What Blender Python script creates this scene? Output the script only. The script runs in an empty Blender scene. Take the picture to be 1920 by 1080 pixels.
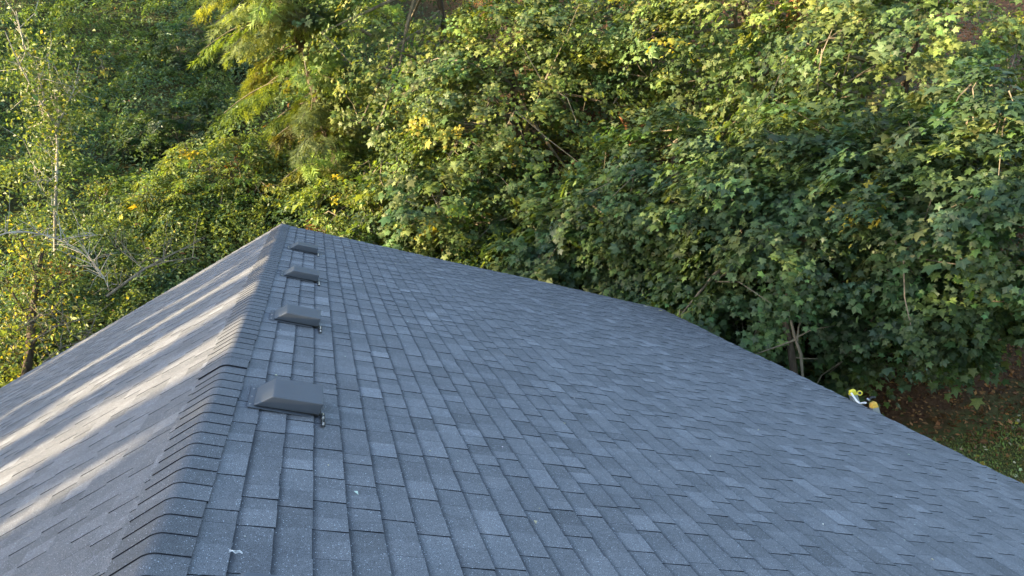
import bpy, math, random
import numpy as np
from mathutils import Vector, Matrix

# ------------------------------------------------------------------ camera, sky, sun, exposure
scn = bpy.context.scene
COL = scn.collection
RIDGE_Z = 5.2
TP = math.radians(22.065)                      # pitch of both slopes
CAM = np.array([0.73405, 0.0, 6.41632])
F_PX = 1551.04                                 # focal length in pixels of a 1920 wide picture
R = np.array([[0.9649060134894493, 0.17051103602344583, 0.19970571280288865],
              [-0.22851609241303977, 0.17055745559912106, 0.9584834635234084],
              [-0.12937071013244753, 0.9704824269062088, -0.20353643021842854]])  # world rows: right, up, forward
cd = bpy.data.cameras.new('camera'); co = bpy.data.objects.new('camera', cd); COL.objects.link(co)
cd.sensor_width = 36; cd.lens = F_PX / 1920 * 36; cd.clip_start = 0.1; cd.clip_end = 600
M = Matrix(((R[0][0], R[0][1], -R[0][2], CAM[0]), (R[1][0], R[1][1], -R[1][2], CAM[1]),
            (R[2][0], R[2][1], -R[2][2], CAM[2]), (0, 0, 0, 1)))
co.matrix_world = M
scn.camera = co

SUN_EL, SUN_AZ = math.radians(14.0), math.radians(265.0)       # azimuth clockwise from +Y: the sun stands on the left
sun_dir = Vector((math.sin(SUN_AZ) * math.cos(SUN_EL), math.cos(SUN_AZ) * math.cos(SUN_EL), math.sin(SUN_EL)))
w = bpy.data.worlds.new('World'); scn.world = w; w.use_nodes = True
nt = w.node_tree; bg = nt.nodes['Background']
sk = nt.nodes.new('ShaderNodeTexSky'); sk.sky_type = 'NISHITA'; sk.sun_disc = False
sk.sun_elevation = SUN_EL; sk.sun_rotation = SUN_AZ; sk.air_density = 1.0; sk.dust_density = 1.5; sk.ozone_density = 1.0
nt.links.new(sk.outputs[0], bg.inputs[0]); bg.inputs[1].default_value = 0.15
sl = bpy.data.lights.new('sun', 'SUN'); so = bpy.data.objects.new('sun', sl); COL.objects.link(so)
sl.energy = 4.2; sl.angle = math.radians(0.6); sl.color = (1.0, 0.79, 0.49)
so.rotation_euler = (-sun_dir).to_track_quat('-Z', 'Y').to_euler(); so.location = (-30, 0, 30)
scn.view_settings.view_transform = 'Standard'; scn.view_settings.look = 'None'
scn.view_settings.exposure = 2.32; scn.view_settings.gamma = 1.0
scn.view_settings.use_curve_mapping = False

rng = np.random.default_rng(7)
random.seed(7)

def ray(px, py):
    v = np.array([(px - 960) / F_PX, (540 - py) / F_PX, 1.0]); v /= np.linalg.norm(v)
    return R @ v
def at(px, py, dist):
    return CAM + ray(px, py) * dist
def project(P):
    v = (np.asarray(P, float) - CAM) @ R
    z = np.where(v[..., 2] > 0.05, v[..., 2], 1e9)
    return 960 + F_PX * v[..., 0] / z, 540 - F_PX * v[..., 1] / z, v[..., 2]
def nrm(a):
    return a / np.maximum(np.linalg.norm(a, axis=-1, keepdims=True), 1e-9)

# ------------------------------------------------------------------ object helpers
def tag(o, label=None, cat=None, group=None, kind=None):
    if label: o['label'] = label
    if cat: o['category'] = cat
    if group: o['group'] = group
    if kind: o['kind'] = kind
    return o
def thing(name, label, cat, loc=(0, 0, 0), group=None):
    o = bpy.data.objects.new(name, None); COL.objects.link(o); o.location = loc; o.empty_display_size = 0.3
    return tag(o, label, cat, group)
def raw_mesh(name, V, F, mats, attrs=None, midx=None, smooth=False):
    """V (n,3); F list of equal-length index arrays or one (m,k) array."""
    me = bpy.data.meshes.new(name)
    if isinstance(F, np.ndarray):
        Fs = [F]
    else:
        Fs = F
    me.vertices.add(len(V)); me.vertices.foreach_set('co', np.asarray(V, np.float32).ravel())
    loops = np.concatenate([f.ravel() for f in Fs]).astype(np.int32)
    tot = np.concatenate([np.full(len(f), f.shape[1]) for f in Fs]).astype(np.int32)
    st = np.concatenate([[0], np.cumsum(tot)[:-1]]).astype(np.int32)
    me.loops.add(len(loops)); me.loops.foreach_set('vertex_index', loops)
    me.polygons.add(len(tot)); me.polygons.foreach_set('loop_start', st)
    if midx is not None: me.polygons.foreach_set('material_index', np.asarray(midx, np.int32))
    me.polygons.foreach_set('use_smooth', np.full(len(tot), smooth, dtype=bool))
    for m in mats: me.materials.append(m)
    for k, a in (attrs or {}).items():
        a = np.asarray(a, np.float32)
        if a.ndim == 1:
            at_ = me.attributes.new(k, 'FLOAT', 'POINT'); at_.data.foreach_set('value', a)
        else:
            if a.shape[1] == 3: a = np.concatenate([a, np.ones((len(a), 1), np.float32)], 1)
            at_ = me.attributes.new(k, 'FLOAT_COLOR', 'POINT'); at_.data.foreach_set('color', a.ravel())
    me.update(calc_edges=True); me.validate()
    return me
def place(name, me, parent=None, loc=None):
    o = bpy.data.objects.new(name, me); COL.objects.link(o)
    if parent is not None: o.parent = parent
    if loc is not None: o.location = loc
    return o

class MB:
    """small mesh collector of polygons, written relative to an origin"""
    def __init__(s): s.v = []; s.f = []; s.m = []
    def poly(s, pts, faces, m=0):
        b = len(s.v); s.v += [tuple(p) for p in pts]
        for f in faces: s.f.append([b + i for i in f]); s.m.append(m)
    def hexa(s, p, m=0):      # p: 8 points, bottom loop then top loop
        s.poly(p, [(3, 2, 1, 0), (4, 5, 6, 7), (0, 1, 5, 4), (1, 2, 6, 5), (2, 3, 7, 6), (3, 0, 4, 7)], m)
    def box(s, c, d, m=0):
        x, y, z = c; a, b, e = d[0] / 2, d[1] / 2, d[2] / 2
        s.hexa([(x-a, y-b, z-e), (x+a, y-b, z-e), (x+a, y+b, z-e), (x-a, y+b, z-e),
                (x-a, y-b, z+e), (x+a, y-b, z+e), (x+a, y+b, z+e), (x-a, y+b, z+e)], m)
    def tube(s, pts, rad, n=6, m=0, cap=True):
        pts = [Vector(p) for p in pts]
        if not hasattr(rad, '__len__'): rad = [rad] * len(pts)
        rings = []
        ref = Vector((0, 0, 1))
        for i, p in enumerate(pts):
            t = (pts[min(i + 1, len(pts) - 1)] - pts[max(i - 1, 0)]).normalized()
            a = t.cross(ref)
            if a.length < 0.05: a = t.cross(Vector((1, 0, 0)))
            a.normalize(); b = t.cross(a)
            rings.append([p + (a * math.cos(2 * math.pi * k / n) + b * math.sin(2 * math.pi * k / n)) * rad[i] for k in range(n)])
        b0 = len(s.v)
        for r_ in rings: s.v += [tuple(q) for q in r_]
        for i in range(len(rings) - 1):
            for k in range(n):
                s.f.append([b0 + i*n + k, b0 + i*n + (k+1) % n, b0 + (i+1)*n + (k+1) % n, b0 + (i+1)*n + k]); s.m.append(m)
        if cap:
            s.f.append([b0 + k for k in range(n)][::-1]); s.m.append(m)
            s.f.append([b0 + (len(rings)-1)*n + k for k in range(n)]); s.m.append(m)
    def build(s, name, mats, parent=None, origin=(0, 0, 0), smooth=False, bevel=0, xf=None):
        o3 = Vector(origin)
        me = bpy.data.meshes.new(name)
        vs = [Vector(v) for v in s.v]
        if xf: vs = [Vector(xf(v)) for v in vs]
        me.from_pydata([v - o3 for v in vs], [], s.f)
        for m in (mats if isinstance(mats, (list, tuple)) else [mats]): me.materials.append(m)
        me.polygons.foreach_set('material_index', s.m)
        if smooth: me.polygons.foreach_set('use_smooth', [True] * len(s.f))
        me.update()
        o = bpy.data.objects.new(name, me); COL.objects.link(o)
        if parent is not None:
            o.parent = parent; o.location = o3 - Vector(parent_world(parent))
        else:
            o.location = o3
        if bevel:
            b = o.modifiers.new('bevel', 'BEVEL'); b.width = bevel; b.segments = 2; b.limit_method = 'ANGLE'
        return o
def parent_world(p):
    v = Vector(p.location)
    while p.parent: p = p.parent; v = v + p.location
    return v

# ------------------------------------------------------------------ materials
def mat(name, build):
    m = bpy.data.materials.new(name); m.use_nodes = True
    n = m.node_tree; n.nodes.clear(); out = n.nodes.new('ShaderNodeOutputMaterial')
    build(n, out); return m
def N(n, t, **k):
    o = n.nodes.new(t)
    for a, v in k.items():
        if a.startswith('i_'):
            key = a[2:]; key = int(key) if key.isdigit() else key.replace('_', ' ')
            o.inputs[key].default_value = v
        else: setattr(o, a, v)
    return o
def ramp(n, src, stops):
    r = n.nodes.new('ShaderNodeValToRGB'); el = r.color_ramp.elements
    while len(el) < len(stops): el.new(0.5)
    for e, (p, c) in zip(el, stops): e.position = p; e.color = (*c, 1) if len(c) == 3 else c
    n.links.new(src, r.inputs[0]); return r.outputs[0]
def mix(n, a, b, f, mode='MIX'):
    m = n.nodes.new('ShaderNodeMix'); m.data_type = 'RGBA'; m.blend_type = mode
    for s, v in ((m.inputs[0], f), (m.inputs[6], a), (m.inputs[7], b)):
        if hasattr(v, 'is_output') or isinstance(v, bpy.types.NodeSocket): n.links.new(v, s)
        else: s.default_value = v if isinstance(v, (int, float)) else (*v, 1)
    return m.outputs[2]
def noise(n, scale, detail=2.0, rough=0.5, vec=None):
    t = N(n, 'ShaderNodeTexNoise'); t.inputs['Scale'].default_value = scale
    t.inputs['Detail'].default_value = detail; t.inputs['Roughness'].default_value = rough
    if vec is None:
        g = n.nodes.new('ShaderNodeNewGeometry'); vec = g.outputs['Position']
    n.links.new(vec, t.inputs['Vector']); return t.outputs[0]

def shingle_mat(n, out):
    p = N(n, 'ShaderNodeBsdfPrincipled', i_Roughness=0.82)
    p.inputs['Specular IOR Level'].default_value = 0.35
    a = N(n, 'ShaderNodeAttribute', attribute_name='tone')
    base = ramp(n, a.outputs['Fac'], [(0, (0.088, 0.092, 0.099)), (0.45, (0.126, 0.131, 0.141)), (1, (0.214, 0.222, 0.238))])
    g1 = noise(n, 330, 2, 0.7)
    gr = ramp(n, g1, [(0.32, (0.35, 0.35, 0.37)), (0.5, (1, 1, 1)), (0.68, (2.2, 2.2, 2.25))])
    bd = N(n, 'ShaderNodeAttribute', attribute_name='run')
    butt_shade = ramp(n, bd.outputs['Fac'], [(0.0, (.38, .39, .42)), (0.13, (.45, .46, .49)), (0.25, (.9, .9, .91)), (0.33, (1, 1, 1))])  # shade below each course butt, painted into the shingle colour
    base = mix(n, base, butt_shade, 1.0, 'MULTIPLY')
    c = mix(n, base, gr, 0.95, 'MULTIPLY')
    # scattered pale granules, their sparkle painted into the colour
    vo = N(n, 'ShaderNodeTexVoronoi', i_Scale=190.0)
    g = n.nodes.new('ShaderNodeNewGeometry'); n.links.new(g.outputs['Position'], vo.inputs['Vector'])
    sp = N(n, 'ShaderNodeSeparateColor'); n.links.new(vo.outputs['Color'], sp.inputs[0])
    th = N(n, 'ShaderNodeMath', operation='GREATER_THAN', i_1=0.95); n.links.new(sp.outputs[0], th.inputs[0])
    ds = N(n, 'ShaderNodeMath', operation='LESS_THAN', i_1=0.36); n.links.new(vo.outputs['Distance'], ds.inputs[0])
    mm = N(n, 'ShaderNodeMath', operation='MULTIPLY'); n.links.new(th.outputs[0], mm.inputs[0]); n.links.new(ds.outputs[0], mm.inputs[1])
    c = mix(n, c, (0.50, 0.54, 0.60), mm.outputs[0])
    c = mix(n, c, ramp(n, noise(n, 38, 4, 0.7), [(0.28, (0.84, 0.84, 0.85)), (0.5, (1, 1, 1)), (0.75, (1.15, 1.15, 1.16))]), 1.0, 'MULTIPLY')
    # broad scuffs and dust
    c2 = ramp(n, noise(n, 3.0, 5, 0.6), [(0.3, (0.86, 0.87, 0.88)), (0.7, (1.12, 1.11, 1.10))])
    c = mix(n, c, c2, 1.0, 'MULTIPLY')
    n.links.new(c, p.inputs['Base Color'])
    b = N(n, 'ShaderNodeBump', i_Strength=0.5, i_Distance=0.002); n.links.new(noise(n, 420, 2, 0.7), b.inputs['Height'])
    n.links.new(b.outputs[0], p.inputs['Normal']); n.links.new(p.outputs[0], out.inputs[0])
def simple(col, rough=0.6, metal=0.0, var=0.15, scale=20.0, bump=0.0, spec=0.5):
    def f(n, out):
        p = N(n, 'ShaderNodeBsdfPrincipled', i_Roughness=rough, i_Metallic=metal)
        p.inputs['Specular IOR Level'].default_value = spec
        t = noise(n, scale, 4, 0.6)
        c = ramp(n, t, [(0.25, tuple(x * (1 - var) for x in col)), (0.75, tuple(min(1, x * (1 + var)) for x in col))])
        n.links.new(c, p.inputs['Base Color'])
        if bump:
            b = N(n, 'ShaderNodeBump', i_Strength=0.6, i_Distance=bump); n.links.new(t, b.inputs['Height']); n.links.new(b.outputs[0], p.inputs['Normal'])
        n.links.new(p.outputs[0], out.inputs[0])
    return f
def leaf_mat(trans=0.35, rough=0.5, spec=0.45):
    def f(n, out):
        a = N(n, 'ShaderNodeAttribute', attribute_name='leafcol')
        # blotchy leaf surface
        c = mix(n, a.outputs['Color'], ramp(n, noise(n, 35, 3, 0.6), [(0.3, (0.78, 0.80, 0.78)), (0.7, (1.2, 1.18, 1.15))]), 1.0, 'MULTIPLY')
        p = N(n, 'ShaderNodeBsdfPrincipled', i_Roughness=rough); p.inputs['Specular IOR Level'].default_value = spec
        n.links.new(c, p.inputs['Base Color'])
        tr = N(n, 'ShaderNodeBsdfTranslucent')
        tc = mix(n, c, (1.9, 1.75, 0.55), 1.0, 'MULTIPLY'); n.links.new(tc, tr.inputs[0])
        ms = N(n, 'ShaderNodeMixShader'); ms.inputs[0].default_value = trans
        n.links.new(p.outputs[0], ms.inputs[1]); n.links.new(tr.outputs[0], ms.inputs[2]); n.links.new(ms.outputs[0], out.inputs[0])
    return f
def bark_mat(c1, c2, scale=9.0):
    def f(n, out):
        p = N(n, 'ShaderNodeBsdfPrincipled', i_Roughness=0.9); p.inputs['Specular IOR Level'].default_value = 0.2
        g = n.nodes.new('ShaderNodeNewGeometry'); mp = N(n, 'ShaderNodeMapping'); mp.inputs['Scale'].default_value = (1, 1, 0.2)
        n.links.new(g.outputs['Position'], mp.inputs[0])
        t = noise(n, scale, 6, 0.65, mp.outputs[0])
        c = ramp(n, t, [(0.3, c1), (0.7, c2)]); n.links.new(c, p.inputs['Base Color'])
        b = N(n, 'ShaderNodeBump', i_Strength=0.9, i_Distance=0.03); n.links.new(t, b.inputs['Height']); n.links.new(b.outputs[0], p.inputs['Normal'])
        n.links.new(p.outputs[0], out.inputs[0])
    return f
def N2(n, x):      # 0 on the brambly slope left of x = 4, 1 on the bare bank right of x = 9
    m_ = N(n, 'ShaderNodeMapRange'); m_.inputs[1].default_value = 4; m_.inputs[2].default_value = 9
    n.links.new(x, m_.inputs[0]); return m_.outputs[0]
def ground_mat(n, out):
    p = N(n, 'ShaderNodeBsdfPrincipled', i_Roughness=0.95); p.inputs['Specular IOR Level'].default_value = 0.15
    g = n.nodes.new('ShaderNodeNewGeometry')
    sx = N(n, 'ShaderNodeSeparateXYZ'); n.links.new(g.outputs['Position'], sx.inputs[0])
    soil = ramp(n, noise(n, 6, 6, 0.7), [(0.3, (0.045, 0.022, 0.012)), (0.5, (0.10, 0.048, 0.026)), (0.72, (0.17, 0.09, 0.048))])
    lawn = ramp(n, noise(n, 5, 6, 0.7), [(0.3, (0.070, 0.078, 0.025)), (0.55, (0.115, 0.125, 0.038)), (0.75, (0.17, 0.15, 0.06))])
    ad = N(n, 'ShaderNodeMath', operation='MULTIPLY_ADD', i_1=0.5); n.links.new(noise(n, 1.8, 4, 0.6), ad.inputs[0]); n.links.new(sx.outputs['Z'], ad.inputs[2])
    fac = ramp(n, ad.outputs[0], [(0.27, (0, 0, 0)), (0.52, (1, 1, 1))])
    soil = mix(n, soil, ramp(n, noise(n, 4, 5, 0.7), [(0.3, (0.022, 0.034, 0.014)), (0.7, (0.06, 0.075, 0.028))]), ramp(n, N2(n, sx.outputs['X']), [(0.0, (.85, .85, .85)), (1.0, (.05, .05, .05))]))
    c = mix(n, lawn, soil, fac); n.links.new(c, p.inputs['Base Color'])
    b = N(n, 'ShaderNodeBump', i_Strength=1.0, i_Distance=0.06); n.links.new(noise(n, 14, 6, 0.7), b.inputs['Height']); n.links.new(b.outputs[0], p.inputs['Normal'])
    n.links.new(p.outputs[0], out.inputs[0])

MT = {}
MT['shingle'] = mat('asphalt_shingle', shingle_mat)
MT['edge'] = mat('cut_asphalt_edge', simple((0.018, 0.02, 0.026), 0.9, spec=0.1))
MT['deck'] = mat('roofing_felt', simple((0.02, 0.02, 0.024), 0.95, spec=0.1))
MT['plastic'] = mat('grey_moulded_plastic', simple((0.085, 0.098, 0.120), 0.45, var=0.08, scale=7))
MT['dark_plastic'] = mat('dark_plastic', simple((0.012, 0.013, 0.015), 0.6))
MT['zinc'] = mat('zinc_plated_steel', simple((0.55, 0.56, 0.58), 0.35, 0.9, scale=60))
MT['dull_metal'] = mat('dull_aluminium', simple((0.36, 0.38, 0.41), 0.5, 0.6, scale=30))
MT['yellow'] = mat('yellow_plastic', simple((0.72, 0.62, 0.05), 0.45, scale=30))
MT['amber'] = mat('amber_plastic', simple((0.72, 0.42, 0.06), 0.45, scale=30))
MT['white'] = mat('white_paint', simple((0.75, 0.76, 0.76), 0.5, scale=30))
MT['siding'] = mat('painted_siding', simple((0.38, 0.37, 0.34), 0.7))
MT['leaf'] = mat('broad_leaf', leaf_mat(0.34, 0.5, 0.32))
MT['shrub'] = mat('shrub_leaf', leaf_mat(0.36, 0.5, 0.4))
MT['needle'] = mat('conifer_needle', leaf_mat(0.35, 0.6, 0.3))
MT['litter'] = mat('dry_litter', leaf_mat(0.15, 0.8, 0.2))
MT['bark'] = mat('grey_brown_bark', bark_mat((0.035, 0.027, 0.02), (0.13, 0.10, 0.075)))
MT['redbark'] = mat('red_brown_bark', bark_mat((0.08, 0.03, 0.016), (0.30, 0.13, 0.06)))
MT['palebark'] = mat('pale_bark', bark_mat((0.22, 0.20, 0.17), (0.48, 0.45, 0.39)))
MT['twig'] = mat('dry_twig', bark_mat((0.10, 0.085, 0.06), (0.26, 0.22, 0.16)))
MT['ground'] = mat('soil_and_lawn', ground_mat)

# ------------------------------------------------------------------ terrain
def foot(x):
    return 14.9 - 3.9 * 1 / (1 + np.exp(-(np.asarray(x, float) - 8.6) * 1.9)) + 0.22 * np.maximum(0, np.asarray(x, float) - 10.5)
def hill(x, y):
    x = np.asarray(x, float); y = np.asarray(y, float)
    d = y - foot(x)
    s = np.where(d > 0, 0.52 * (np.sqrt(d * d + 1.2) - 1.095), 0)
    s = s + np.where(d > 0, 1, 0) * np.clip(d / 6, 0, 1) * (0.35 * np.sin(x * 0.35 + y * 0.22) + 0.22 * np.sin(x * 0.9 - y * 0.6 + 1))
    s += 0.10 * np.maximum(0, d - 22)
    s += np.clip(d / 7, 0, 1) * 0.13 * np.clip(x - 1, -30, 0)
    return np.maximum(s, 0) + 0.015 * np.sin(x * 1.3) * np.sin(y * 1.1)
def terrain():
    xs = np.concatenate([np.arange(-120, -30, 5), np.arange(-30, 32, 0.5), np.arange(32, 125, 5)])
    ys = np.concatenate([np.arange(-80, -8, 6), np.arange(-8, 62, 0.5), np.arange(62, 140, 6)])
    X, Y = np.meshgrid(xs, ys); Z = hill(X, Y)
    V = np.stack([X.ravel(), Y.ravel(), Z.ravel()], 1); nx, ny = len(xs), len(ys)
    i = np.arange(nx - 1)[None, :] + np.arange(ny - 1)[:, None] * nx
    F = np.stack([i, i + 1, i + nx + 1, i + nx], -1).reshape(-1, 4)
    o = place('ground', raw_mesh('ground', V, F, [MT['ground']], smooth=True)); tag(o, kind='structure'); return o
terrain()

# ------------------------------------------------------------------ the house
Y0, Y1 = -5.0, 13.59                # near and far ends of the roof
EXPO = 0.137; CAPX = 0.143
SLOPE = 6.70
N_R = np.array([math.sin(TP), 0, math.cos(TP)]); E_R = np.array([math.cos(TP), 0, -math.sin(TP)])
def rp(v, y, h, side=1):            # roof coordinates (down the slope, along the ridge, above the deck) to the world
    return np.array([side * (v * E_R[0] + h * N_R[0]), y, RIDGE_Z + v * E_R[2] + h * N_R[2]])
house = thing('house', 'house seen from on top of its grey asphalt shingle gable roof', 'house', (0, 0, 0))
def walls():
    m = MB(); wx = 5.75; zt = RIDGE_Z - (wx / math.cos(TP)) * math.sin(TP) - 0.16; ya, yb = Y0 + 0.4, Y1 - 0.35
    for s in (-1, 1):
        m.box((s * wx, (ya + yb) / 2, zt / 2), (0.16, yb - ya, zt))
    for y in (ya, yb):
        m.poly([(-wx, y - .08, 0), (wx, y - .08, 0), (wx, y - .08, zt), (0, y - .08, RIDGE_Z - .16), (-wx, y - .08, zt),
                (-wx, y + .08, 0), (wx, y + .08, 0), (wx, y + .08, zt), (0, y + .08, RIDGE_Z - .16), (-wx, y + .08, zt)],
               [(0, 1, 2, 3, 4), (9, 8, 7, 6, 5), (0, 5, 6, 1), (1, 6, 7, 2), (2, 7, 8, 3), (3, 8, 9, 4), (4, 9, 5, 0)])
    m.build('wall', MT['siding'], house)
walls()
def deck():
    m = MB()
    for s in (-1, 1):
        p = [rp(0, Y0, -.031, s), rp(SLOPE, Y0, -.031, s), rp(SLOPE, Y1, -.031, s), rp(0, Y1, -.031, s),
             rp(0, Y0, -.016, s), rp(SLOPE, Y0, -.016, s), rp(SLOPE, Y1, -.016, s), rp(0, Y1, -.016, s)]
        m.hexa(p)
    o = m.build('roof', MT['deck'], house)
    for s in (-1, 1):
        f = MB(); a, b = SLOPE - .035, SLOPE + .002
        f.hexa([rp(a, Y0, -.19, s), rp(b, Y0, -.19, s), rp(b, Y1, -.19, s), rp(a, Y1, -.19, s), rp(a, Y0, -.032, s), rp(b, Y0, -.032, s), rp(b, Y1, -.032, s), rp(a, Y1, -.032, s)])
        f.build('eave_fascia', MT['dull_metal'], o)
        g = MB(); g.hexa([rp(.0, Y1 - .03, -.19, s), rp(SLOPE - .04, Y1 - .03, -.19, s), rp(SLOPE - .04, Y1 - .001, -.19, s), rp(.0, Y1 - .001, -.19, s),
                          rp(.0, Y1 - .03, -.032, s), rp(SLOPE - .04, Y1 - .03, -.032, s), rp(SLOPE - .04, Y1 - .001, -.032, s), rp(.0, Y1 - .001, -.032, s)])
        g.build('rake_board', MT['dull_metal'], o)
        e = MB(); e.hexa([rp(SLOPE - .03, Y0, -.012, s), rp(SLOPE + .032, Y0, -.012, s), rp(SLOPE + .032, Y1 + .02, -.012, s), rp(SLOPE - .03, Y1 + .02, -.012, s),
                          rp(SLOPE - .03, Y0, -.0025, s), rp(SLOPE + .032, Y0, -.0025, s), rp(SLOPE + .032, Y1 + .02, -.0025, s), rp(SLOPE - .03, Y1 + .02, -.0025, s)])
        e.build('drip_edge', MT['dull_metal'], o)
    return o
roof = deck()

def shingles():
    """every tab of both slopes: a wedge with dark cut edges"""
    tabs = []
    for side in (1, -1):
        ncourse = int((SLOPE - .10) / EXPO) + 1
        for k in range(ncourse + 1):
            vb = 0.24 + EXPO * k if side == 1 else 0.20 + EXPO * k
            va = vb - EXPO - 0.012
            if vb > SLOPE + 0.02: vb = SLOPE + 0.02
            if vb - va < 0.03: continue
            y = Y0 - rng.uniform(0, .2); proud_prev = 0
            while y < Y1 + 0.012:
                wdt = rng.choice([rng.uniform(.085, .13), rng.uniform(.13, .19), rng.uniform(.17, .25)], p=[.3, .42, .28])
                y2 = min(y + wdt, Y1 + 0.012 + rng.uniform(-.004, .004))
                if y2 - y < 0.02: break
                pr = rng.choice([0, 1]) if proud_prev is None else 1 - proud_prev if rng.random() < .8 else proud_prev
                proud_prev = pr
                t = rng.random()
                tone = 0.42 + 0.058 * rng.normal() + (0.12 if pr else -0.05)
                if t > .86: tone += rng.uniform(.06, .26)
                elif t < .12: tone -= rng.uniform(.1, .25)
                jv = rng.uniform(-.0025, .0025)
                tabs.append((side, va, vb + jv, y + .0008, y2 - .0008, 0.0075 + pr * 0.0042 + rng.uniform(-.0006, .0008), float(np.clip(tone, 0, 1))))
                y = y2
    T = np.array(tabs); n = len(T)
    side, va, vb, ya, yb, h, tone = T.T
    h = np.where(side < 0, .0045 + .62 * (h - .0045), h)
    # a low swell in the deck so that rows are not ruler straight
    def P(v, y, hh):
        hh = hh + np.clip((v - .5) / 1.2, 0, 1) * 0.006 * np.sin(y * 1.1 + v * .7) * np.sin(v * .9 + 1) + np.clip((v - .5) / 1.2, 0, 1) * 0.003 * np.sin(y * 2.7 + v * 1.9)
        return np.stack([side * (v * E_R[0] + hh * N_R[0]), y, RIDGE_Z + v * E_R[2] + hh * N_R[2]], -1)
    up = 0.0022 + 0.35 * (h - .0075)
    c = np.stack([P(va, ya, up * 0 - .001), P(vb, ya, h * 0 - .001), P(vb, yb, h * 0 - .001), P(va, yb, up * 0 - .001),
                  P(va, ya, up), P(vb, ya, h), P(vb, yb, h), P(va, yb, up)], 1)    # n,8,3
    # flip winding on the left slope
    quad = np.array([(4, 5, 6, 7), (0, 1, 5, 4), (1, 2, 6, 5), (2, 3, 7, 6), (3, 0, 4, 7)])
    px, py, pz = project(c[:, 4:].reshape(-1, 3)); px = px.reshape(n, 4); py = py.reshape(n, 4); pz = pz.reshape(n, 4)
    area = 0.5 * np.abs((px[:, 0] - px[:, 2]) * (py[:, 1] - py[:, 3]) - (px[:, 1] - px[:, 3]) * (py[:, 0] - py[:, 2]))
    vis = (px.mean(1) > 0) & (px.mean(1) < 1920) & (py.mean(1) < 1080) & (py.mean(1) > 380) & (pz.min(1) > .3) & (vb > .2)
    area = np.where(vis, area, 0)
    big = set(np.argsort(-area)[:300].tolist())
    def mesh_of(idx, name, org):
        cc = c[idx]; m_ = len(idx)
        V = cc.reshape(-1, 3) - org
        F = []
        for j in range(m_):
            pass
        base = (np.arange(m_) * 8)[:, None, None]
        Fq = (quad[None] + base)
        s_ = side[idx]
        Fq[s_ < 0] = Fq[s_ < 0][:, :, ::-1]
        Fq = Fq.reshape(-1, 4)
        mi = np.tile([0, 1, 1, 1, 1], m_)
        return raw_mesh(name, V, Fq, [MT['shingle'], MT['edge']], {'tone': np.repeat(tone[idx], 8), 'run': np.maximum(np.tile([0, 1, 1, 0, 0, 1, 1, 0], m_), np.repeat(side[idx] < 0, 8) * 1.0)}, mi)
    for i in sorted(big):
        org = c[i, 4:].mean(0)
        place('shingle', mesh_of(np.array([i]), 'shingle', org), roof, org)
    rest = np.array([i for i in range(n) if i not in big])
    o = place('shingle_courses', mesh_of(rest, 'shingle_courses', np.zeros(3)), roof); tag(o, kind='stuff')
shingles()

def ridge_caps():
    JOIN = 5.07
    ys = []
    y = JOIN
    while y > Y0: ys.append((y, 1)); y -= CAPX
    y = JOIN + .03
    while y < Y1: ys.append((y + CAPX, 1)); y += CAPX
    near = JOIN
    for (y, d) in ys:
        w_ = 0.155 + random.uniform(-.004, .004)
        tone = 0.20 + random.gauss(0, .07)
        ya = y - CAPX - .02 if d == 1 else y - .02 if False else y
        # exposed butt faces the camera on the near run and faces away on the far run
        if d == 1: yb_, ye_ = y - CAPX, y + .03; hb, he = 0.0140, 0.009
        else: yb_, ye_ = y - .03, y + CAPX; hb, he = 0.009, 0.0150
        if y > JOIN: hb = .0125
        if y == JOIN and d == 1: hb = .021; he = .02; ye_ = y + .05
        hb += random.uniform(-.0005, .001); ye_ = min(ye_, Y1 + .015)
        prof = []
        for t in (-1, -.7, -.4, -.2, -.12, -.07, -.03, 0, .03, .07, .12, .2, .4, .7, 1):
            s = 1 if t >= 0 else -1; v = abs(t) * (w_ - .028 if s > 0 else w_ + .006)
            prof.append((s, v))
        def pt(s, v, yy, h):
            # rounded bend at the ridge
            rr = 0.016; x = v * math.cos(TP)
            if v < rr * 1.5:
                z = -math.sin(TP) * (v * v) / (2 * rr * 1.5) - math.sin(TP) * 0.75 * rr + 0.004
            else: z = -v * math.sin(TP) + 0.004
            return np.array([s * (x + h * math.sin(TP) * min(1, v / rr)), yy, RIDGE_Z + z + h * math.cos(TP)]) 
        skew = random.uniform(-.004, .004)
        top0 = [pt(s, v, yb_ + skew * s, hb) for s, v in prof]; top1 = [pt(s, v, ye_ + skew * s, he) for s, v in prof]
        lo = .009
        bot0 = [pt(s, v, yb_ + skew * s, hb - lo if hb > he else hb - .006) for s, v in prof]; bot1 = [pt(s, v, ye_ + skew * s, he - lo if he > hb else he - .006) for s, v in prof]
        V = np.array(top0 + top1 + bot0 + bot1); k = len(prof)
        F = []; mi = []
        for i in range(k - 1):
            F.append((i, i + 1, k + i + 1, k + i)); mi.append(0)
            F.append((2*k + i, 2*k + i + 1, i + 1, i)); mi.append(1)
            F.append((k + i, k + i + 1, 3*k + i + 1, 3*k + i)); mi.append(1)
        F.append((0, k, 3*k, 2*k)); mi.append(1); F.append((2*k - 1, k - 1, 3*k - 1, 4*k - 1)); mi.append(1)
        org = V[:2*k].mean(0)
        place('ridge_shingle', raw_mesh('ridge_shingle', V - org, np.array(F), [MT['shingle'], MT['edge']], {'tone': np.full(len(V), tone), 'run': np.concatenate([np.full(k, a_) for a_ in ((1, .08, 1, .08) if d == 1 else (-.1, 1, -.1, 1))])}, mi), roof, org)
ridge_caps()

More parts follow.
